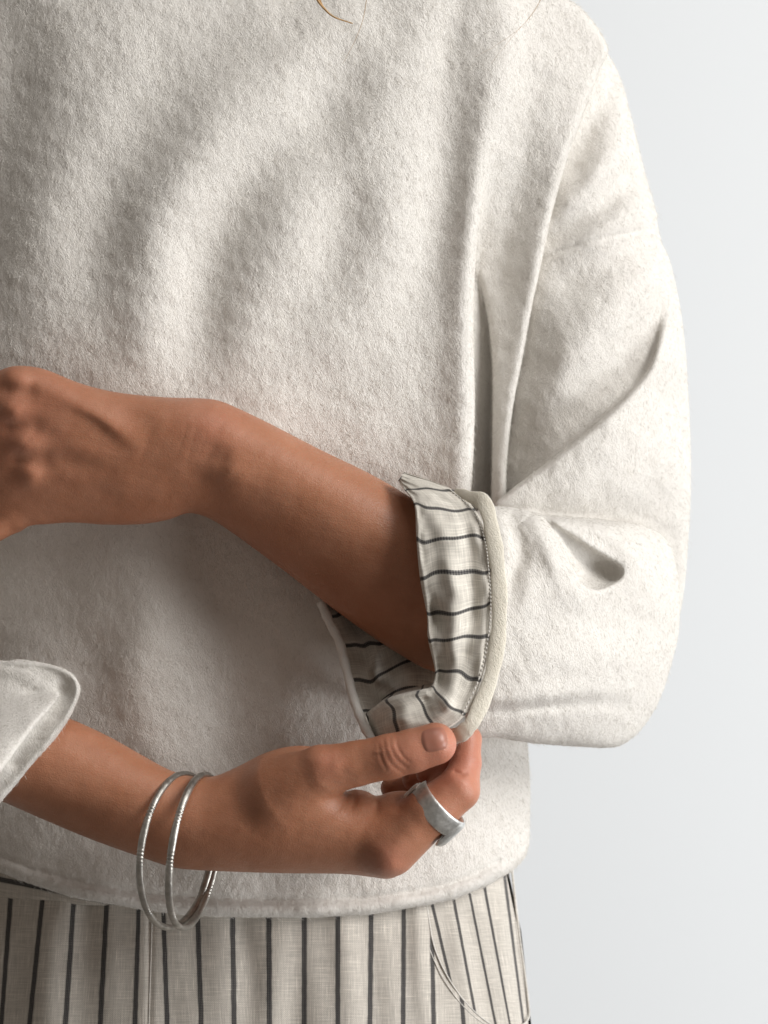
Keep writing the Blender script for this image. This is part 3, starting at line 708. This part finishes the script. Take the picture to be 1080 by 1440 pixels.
# raw cream edge of the sleeve running beside the lining
Hc = [(640, 690, 350), (660, 698, 366), (682, 710, 380), (694, 757, 392), (700, 800, 400), (702.5, 850, 406), (700, 900, 410), (689, 957, 420), (667, 1011, 438), (652, 1029, 436), (636, 1042, 424)]
Pc = catmull(Hc, 14); rr = 11+.8*np.sin(np.arange(len(Pc))*.31)+.3*np.sin(np.arange(len(Pc))*.83+1); rr[:22] *= np.linspace(.3, 1, 22); rr[-10:] *= np.linspace(1, .5, 10)
edge_VQ = None
Vt, F = tube(Pc-np.array([0, 0, 3.]), rr, 20, flat=.30)
edge_VQ = (Vt, F[F[:, 2] != F[:, 3]])
link('cuff_edge', make_mesh('cuff_edge', Vt, tri_safe(Vt, F)), M_edge, sweater, label='raw cream wool edge of the turned-back cuff')
# stitching beside the edge: short thread loops
st_V, st_F, nst = [], [], 0
Hs = catmull([(p[0]-4, p[1], p[2]+9) for p in H[1:9]], 9)
for k in range(0, len(Hs)-1):
    a, b = Hs[k], Hs[k]+(Hs[k+1]-Hs[k])*.55
    vt, ft = tube(np.stack([a-[0, 0, 2], (a+b)/2+[0, 0, .8], b-[0, 0, 2]]), 1.0, 6); ft = tri_safe(vt, ft)
    st_V.append(vt); st_F.append(ft+nst); nst += len(vt)
link('stitching', make_mesh('stitching', np.vstack(st_V), np.vstack(st_F)), M_plain, sweater, kind='stuff')

# far side of the sleeve mouth: lip and shaded lining inside
Lp = [(452, 846, 262), (463, 872, 270), (479, 905, 282), (489, 945, 296), (499, 985, 314), (511, 1016, 340), (526, 1044, 372)]
Rp = [(560, 800, 206), (600, 858, 208), (625, 905, 212), (635, 940, 222), (630, 965, 240), (610, 990, 270), (580, 1020, 330)]
G = loft([Lp, inter(Lp, Rp, .22, -14), inter(Lp, Rp, .55, -10), Rp], 72, 48)
nu, nv = G.shape[:2]; P = G.reshape(-1, 3).copy()
uu = np.linspace(-.55, 4.4, nu)[:, None].repeat(nv, 1).ravel(); vv = np.linspace(0, 3, nv)[None].repeat(nu, 0).ravel()
P[:, 2] += wobble(P[:, 0], P[:, 1], 50, 52)*4*np.clip(vv*2, 0, 1)+stroke(P[:, 0], P[:, 1], [(530, 910, 9, 6), (520, 950, 10, 6), (545, 975, 9, 7), (585, 975, 6, 7)])-stroke(P[:, 0], P[:, 1], [(512, 925, 6, 7), (535, 960, 6, 6)])
us = uu+.28*np.sin(vv*2.6+uu)*np.clip(vv-.5, 0, 1)+.16*np.tanh((vv-1.1)*6)
link('cuff_lining', make_mesh('cuff_lining', P, grid_faces(nu, nv), uv=np.stack([us, vv*.9], -1)), M_lining, sweater, label='shaded striped lining inside the sleeve mouth')
Pb = P.copy(); Pb[:, 2] -= 7
link('cuff_back', make_mesh('cuff_back', Pb, grid_faces(nu, nv)[:, ::-1]), M_wool, sweater)
Pl = catmull([(p[0]-1, p[1], p[2]) for p in Lp], 14); rr = 6.5+.4*np.sin(np.arange(len(Pl))*.7)+rng.normal(0, .2, len(Pl)); rr[0] = 3
Vt, F = tube(Pl, rr, 16)
link('cuff_edge', make_mesh('cuff_edge', Vt, tri_safe(Vt, F)), M_wool, sweater, label='far lip of the open cuff')

# ------------------------------------------------------------------ wool nap: short fibres over the sweater
def nap(sets, total, name):
    P0, N0 = [], []
    areas = []
    for Vq, Qq in sets:
        X = Wd(Vq); n = vnormals(X, Qq); a = np.linalg.norm(np.cross(X[Qq[:, 2]]-X[Qq[:, 0]], X[Qq[:, 3]]-X[Qq[:, 1]]), axis=1)
        c = Vq[Qq].mean(1); fn = n[Qq[:, 0]]
        vis = (fn[:, 1] < .25) & (c[:, 0] > -25) & (c[:, 0] < 1000) & (c[:, 1] > -20) & (c[:, 1] < 1310) & (c[:, 2] > -40)
        areas.append((X, n, Qq, np.where(vis, a, 0)))
    tot = sum(a[3].sum() for a in areas)
    for X, n, Qq, a in areas:
        k = int(total*a.sum()/tot); f = rng.choice(len(Qq), k, p=a/a.sum()); s, t = rng.random(k)[:, None], rng.random(k)[:, None]
        q = X[Qq[f]]; m = n[Qq[f]]
        P0.append((q[:, 0]*(1-s)+q[:, 1]*s)*(1-t)+(q[:, 3]*(1-s)+q[:, 2]*s)*t); mm = m.mean(1); N0.append(mm/np.linalg.norm(mm, axis=1, keepdims=True))
    P0 = np.vstack(P0); N0 = np.vstack(N0); k = len(P0)
    cl = np.stack([wobble(P0[:, 0]/S, P0[:, 2]/S, 26, 71), np.zeros(k), wobble(P0[:, 0]/S, P0[:, 2]/S, 26, 72)], -1)
    g = np.array([.42, 0, -1.])+cl*.55+rng.normal(0, .45, (k, 3))
    g -= N0*(g*N0).sum(1, keepdims=True); g /= np.linalg.norm(g, axis=1, keepdims=True)+1e-9
    ln = rng.uniform(.0009, .0024, k)[:, None]; lift = np.abs(rng.normal(.22, .16, k))[:, None]
    fly = (rng.random(k) < .03)[:, None]; ln = np.where(fly, ln*1.7, ln); lift = np.where(fly, lift+.8, lift)
    pts = np.zeros((k, 4, 3))
    for i, tt in enumerate((0, .35, .7, 1.)):
        pts[:, i] = P0-N0*.0001+g*ln*tt+N0*ln*lift*(tt-.45*tt*tt)+rng.normal(0, .00010, (k, 3))*(tt > 0)
    hc = bpy.data.hair_curves.new(name); hc.add_curves([4]*k)
    hc.attributes['position'].data.foreach_set('vector', pts.astype(np.float32).ravel()) if 'position' in hc.attributes else hc.points.foreach_set('position', pts.astype(np.float32).ravel())
    ra = hc.attributes.new('radius', 'FLOAT', 'POINT'); ra.data.foreach_set('value', np.tile(np.array([.00005, .000045, .000035, .000012], np.float32), k))
    hc.materials.append(M_nap)
    o = bpy.data.objects.new(name, hc); COL.objects.link(o); o.parent = sweater; o['kind'] = 'stuff'
nap([body_VQ, slv_VQ, slv2_VQ, edge_VQ], 320000, 'wool_nap')

# ================================================================== TROUSERS
ty = np.array([1150, 1230, 1310, 1380, 1440, 1600, 1800]); tw = np.array([378, 386, 403, 411, 417, 432, 440.]); td = np.array([178, 186, 196, 203, 208, 220, 222.])
def trouser_pt(th, py, off=0):
    wv = np.interp(py, ty, tw)+off; dv = np.interp(py, ty, td)+off; n = 2.4
    c, s_ = np.cos(th), np.sin(th)
    return np.stack([CX+wv*np.sign(c)*np.abs(c)**(2/n), py+0*th, dv*np.sign(s_)*np.abs(s_)**(2/n)], -1)
k1 = np.array([-3, -2, -1, 0, 1, 2, 3, 4, 5, 6, 7, 8, 9, 10, 11, 12, 13, 14, 15, 16, 17, 18.])
x1 = np.array([-125, -80, -34, 13, 57, 102, 149, 195, 229.5, 278, 327, 378, 428, 475, 522, 568, 607, 641, 672, 698, 720, 736.])
x2 = np.array([-140, -95, -45, 2, 41, 92, 141, 190, 235, 283, 329, 379, 428, 475, 520, 567, 610, 652, 692, 726, 752, 775.])
kp = np.array([10, 11, 12, 13, 14, 15, 16, 17.]); p1 = np.array([520, 560, 583, 612, 643, 667, 689, 717.]); p2 = np.array([560, 595, 622, 648, 671, 697, 717, 736.])
def stripe_u(px, py, k, a, b):
    t = np.clip((py-1290)/150, -.6, 3.); out = np.zeros(px.shape)
    for v in np.unique(py):
        m = py == v; tv = t[m][0]; xs = a*(1-tv)+b*tv; out[m] = np.interp(px[m], xs, k, left=None, right=None)
        lo = px[m] < xs[0]; q = out[m]; q[lo] = k[0]+(px[m][lo]-xs[0])/47; hi = px[m] > xs[-1]; q[hi] = k[-1]+(px[m][hi]-xs[-1])/24; out[m] = q
    return out
pk = catmull([(596, 1225), (599, 1262), (604, 1300), (609, 1326), (618, 1351), (632, 1378), (650, 1404), (672, 1427), (700, 1446), (735, 1462), (800, 1475)], 8)
def pocket_x(py): return np.interp(py, pk[:, 1], pk[:, 0])
rows = np.concatenate([np.arange(1170, 1450, 3.), np.arange(1450, 1801, 25.)])
th = np.concatenate([np.linspace(0, np.pi, 420), np.linspace(np.pi, 2*np.pi, 80)[1:-1]])
TH, PY = np.meshgrid(th, rows); P = trouser_pt(TH.ravel(), PY.ravel()); x, y = P[:, 0].copy(), P[:, 1].copy()
fz = np.clip(P[:, 2]/90, 0, 1)
folds = [([(588, 1270, 2, 8), (592, 1370, 3, 10), (598, 1440, 3, 12)], (1, 1)), ([(340, 1300, -3, 12), (352, 1380, -4, 14), (350, 1450, -3, 14)], (1, 1)),
         ([(212, 1280, -1.6, 3), (210, 1450, -1.6, 3)], (1, 1)), ([(30, 1290, -5, 16), (15, 1380, -6, 18), (5, 1450, -5, 18)], (1, 1)), ([(76, 1290, 4, 16), (66, 1380, 5, 18), (60, 1450, 4, 20)], (1, 1)),
         ([(120, 1270, -3, 14), (116, 1440, -4, 16)], (1, 1)), ([(480, 1290, 3, 18), (490, 1440, 4, 20)], (1, 1)), ([(420, 1300, -2, 14), (410, 1440, -3, 16)], (1, 1))]
P[:, 2] += fz*(1.6*sum(stroke(x, y, p, s_) for p, s_ in folds)+wobble(x, y*.35, 60, 81)*1.2)
uv = np.stack([stripe_u(x, y, k1, x1, x2), y/47.], -1)
F = grid_faces(len(rows), len(th), True)
cx_ = x[F].mean(1); cy_ = y[F].mean(1); cz_ = P[F][:, :, 2].mean(1)
keep = ~((cx_ > pocket_x(cy_)) & (cz_ > 0) & (cy_ < 1470))
trousers = link('trousers', make_mesh('trousers', P, F[keep], uv=uv), M_trouser, person, label='pale linen trousers with thin vertical charcoal stripes')
m = (TH.ravel() < 1.35) & (PY.ravel() < 1500)
cols = int((th[:420] < 1.35).sum()); rsel = int((rows < 1500).sum())
TH2, PY2 = np.meshgrid(np.linspace(-.25, 1.0, 260), rows[:rsel]); P2 = trouser_pt(TH2.ravel(), PY2.ravel(), -4.); x, y = P2[:, 0].copy(), P2[:, 1].copy(); P2[:, 2] -= 14*np.clip((pocket_x(y)-x)/18, 0, 1)
P2[:, 2] += stroke(x, y, [(640, 1290, 4, 10), (655, 1380, 4, 10), (668, 1440, 3, 10)])-stroke(x, y, [(655, 1290, 4, 8), (678, 1380, 4, 8), (690, 1440, 4, 8)])+stroke(x, y, [(705, 1270, 4, 8), (712, 1350, 5, 9), (722, 1430, 4, 9)])-stroke(x, y, [(722, 1300, 6, 6), (731, 1360, 8, 6), (738, 1430, 6, 6)])+wobble(x, y*.4, 40, 83)
link('pocket', make_mesh('pocket', P2, grid_faces(rsel, 260), uv=np.stack([stripe_u(x, y, kp, p1, p2), y/47.], -1)), M_trouser, trousers, label='pocket panel behind the curved pocket opening')
def on_trouser(px, py, off):
    wv = np.interp(py, ty, tw); dv = np.interp(py, ty, td); a = np.clip(np.abs(px-CX)/wv, 0, .999)
    return dv*(1-a**2.4)**(1/2.4)+off
def seam(name, pts, r, mat, parent, off=1.):
    p = catmull(pts, 10); p3 = np.column_stack([p, [on_trouser(a, b, off) for a, b in p]])
    Vt, F = tube(p3, r, 8); return link(name, make_mesh(name, Vt, tri_safe(Vt, F), uv=np.column_stack([Vt[:, 0]*0+.5, Vt[:, 1]/47])), mat, parent)
seam('pocket_seam', pk[:75], 1.3, M_plain, trousers, .5)
seam('pocket_seam', pk[:75]-np.array([7, -1]), .7, M_plain, trousers, .8)
seam('front_seam', [(214, 1270), (213, 1320), (211, 1380), (209, 1450)], .8, M_plain, trousers, -.6)
seam('side_seam', [(719, 1215), (724, 1260), (731, 1320), (738, 1370), (743, 1410), (743, 1432), (732, 1444)], 1.7, M_plain, trousers, -6)
# waistband peeking out below the lifted hem
wb = np.array([(-200, 1200, 1235), (-100, 1205, 1250), (0, 1210, 1262), (60, 1215, 1268), (120, 1225, 1273), (200, 1235, 1274), (300, 1240, 1274)])
xs = np.linspace(-50, 300, 120); n_ = 14; G = np.zeros((120, n_, 3)); uvw = np.zeros((120, n_, 2))
for i, px in enumerate(xs):
    t0, t1 = np.interp(px, wb[:, 0], wb[:, 1]), np.interp(px, wb[:, 0], wb[:, 2])
    for j in range(n_):
        f = j/(n_-1); py = t0+(t1-t0)*f; G[i, j] = (px, py, on_trouser(px, py, 4.5*math.sin(math.pi*min(1, .12+f*.88))**.4 if f < 1 else -1)); uvw[i, j] = ((py-np.interp(px, [0, 50, 300], [1236.5, 1246.5, 1300]))/50, px/47)
link('waistband', make_mesh('waistband', G.reshape(-1, 3), grid_faces(120, n_), uv=uvw.reshape(-1, 2)), M_trouser, trousers, label='waistband with one dark stripe below the lifted hem')

# ================================================================== HAIR strands hanging into the top of the frame
def strand(pts, r):
    p = catmull(pts, 12); t = np.linspace(0, 1, len(p)); return tube(p, r*(1-.75*t), 8)
vs, fs, n0 = [], [], 0
for pts, r in [([(428, -60, 300), (440, -20, 298), (448, 0, 296), (456, 12, 292), (470, 24, 290), (496, 33, 288)], 3.0), ([(430, -60, 298), (441, -20, 300), (447, 0, 300), (456, 12, 296)], 4.2), ([(434, -60, 298), (446, -20, 300), (451, 2, 299), (462, 18, 294), (478, 28, 290)], 1.3),
               ([(520, -40, 290), (512, 20, 285), (500, 55, 280), (482, 90, 275)], .5), ([(770, -40, 230), (755, 10, 228), (722, 50, 226), (690, 90, 224)], .28), ([(778, -30, 230), (740, 30, 230), (700, 62, 228), (668, 80, 226)], .25)]:
    vt, ft = strand(pts, r); ft = tri_safe(vt, ft); vs.append(vt); fs.append(ft+n0); n0 += len(vt)
link('hair', make_mesh('hair', np.vstack(vs), np.vstack(fs)), M_hair, person, label='loose golden strand of hair', kind='stuff')

# ================================================================== JEWELLERY
def bangle(c, Rr, u, v, rad, label, seed):
    t = np.linspace(0, 2*np.pi, 720, endpoint=False); u = np.array(u, float); v = np.array(v, float); u /= np.linalg.norm(u); v -= u*(u@v); v /= np.linalg.norm(v)
    r = np.random.default_rng(seed); wob = 1+.010*np.sin(2*t+r.uniform(0, 6))+.006*np.sin(3*t+r.uniform(0, 6))
    dirs = np.cos(t)[:, None]*u+np.sin(t)[:, None]*v; P = np.array(c)+Rr*wob[:, None]*dirs
    gro = np.zeros(len(t))
    for a in (1.15, 1.75, 2.6, 4.2, 5.4): gro += np.exp(-((t-a)/.10)**2)
    rr = rad*(1-.20*np.clip(gro, 0, 1)*(.5+.5*np.sin(t*130)))*(1+.02*np.sin(t*17+seed)+.012*np.sin(t*41+2*seed))
    Vt, F = tube(P, rr, 14, flat=.82, closed=True, up=dirs)
    o = link('bangle', make_mesh('bangle', Vt, F), M_bangle, None, label=label, cat='bangle', group='silver bangles on the lower wrist')
    return o
bangle((248, 1197, 330), 108, (.17, -1, -.05), (-.46, -.03, .88), 5.6, 'thin silver bangle nearer the elbow, on the lower wrist beside the sleeve', 3)
bangle((273, 1197, 333), 108, (.16, -1, -.02), (-.30, -.02, .95), 5.6, 'thin grooved silver bangle nearer the hand, on the lower wrist', 8)

# ring: a hammered band whose narrow front tongue laps over the broad back of the band
def arc_band(c, axis, rad, a0, a1, wid, thick, seed):
    axis = np.array(axis, float); axis /= np.linalg.norm(axis)
    e1 = np.array([0, 0, 1.])-axis*axis[2]; e1 /= np.linalg.norm(e1); e2 = np.cross(axis, e1)     # e1 faces the viewer
    nT, n = 110, 14; T = np.linspace(a0, a1, nT); V = []
    for k, t in enumerate(T):
        f = k/(nT-1); w_ = wid(f)*.5; en = min(1, .35+min(f, 1-f)*26)
        ham = .3*math.sin(t*8+seed)+.2*math.sin(t*15+2*seed)
        ct = math.cos(t)*e1+math.sin(t)*e2
        for q in range(n):
            ph = 2*np.pi*q/n; cx, cy = np.sign(np.cos(ph))*abs(np.cos(ph))**.6, np.sign(np.sin(ph))*abs(np.sin(ph))**.9
            V.append(np.array(c)+axis*(w_*en**.5*cx)+ct*(rad+thick*.5*cy*en+ham*.5))
    V = np.array(V); F = grid_faces(nT, n, True); j = np.arange(n); m = nT*n
    V = np.vstack([V, V[:n].mean(0), V[-n:].mean(0)])
    return V, np.vstack([F[:, [0, 1, 2]], F[:, [0, 2, 3]], np.stack([np.full(n, m), (j+1) % n, j], -1), np.stack([np.full(n, m+1), (nT-1)*n+j, (nT-1)*n+(j+1) % n], -1)])
ring_c, ring_ax = (615, 1138, 410), (.70, -.66, .22)
v1, f1 = arc_band(np.array(ring_c)+np.array([-7, 5, -2]), ring_ax, 41.5, 1.35, 2*np.pi-.98, lambda f: 30+20*f, 9, 1)
v2, f2 = arc_band(np.array(ring_c)+np.array([1.5, -1, 0]), ring_ax, 40.5, -1.5, 1.5, lambda f: 30+2*f, 5.5, 2)
link('finger_ring', make_mesh('finger_ring', np.vstack([v1, v2]), np.vstack([f1, f2+len(v1)])), M_ring, None, label='wide hammered silver wrap ring on the index finger', cat='ring')
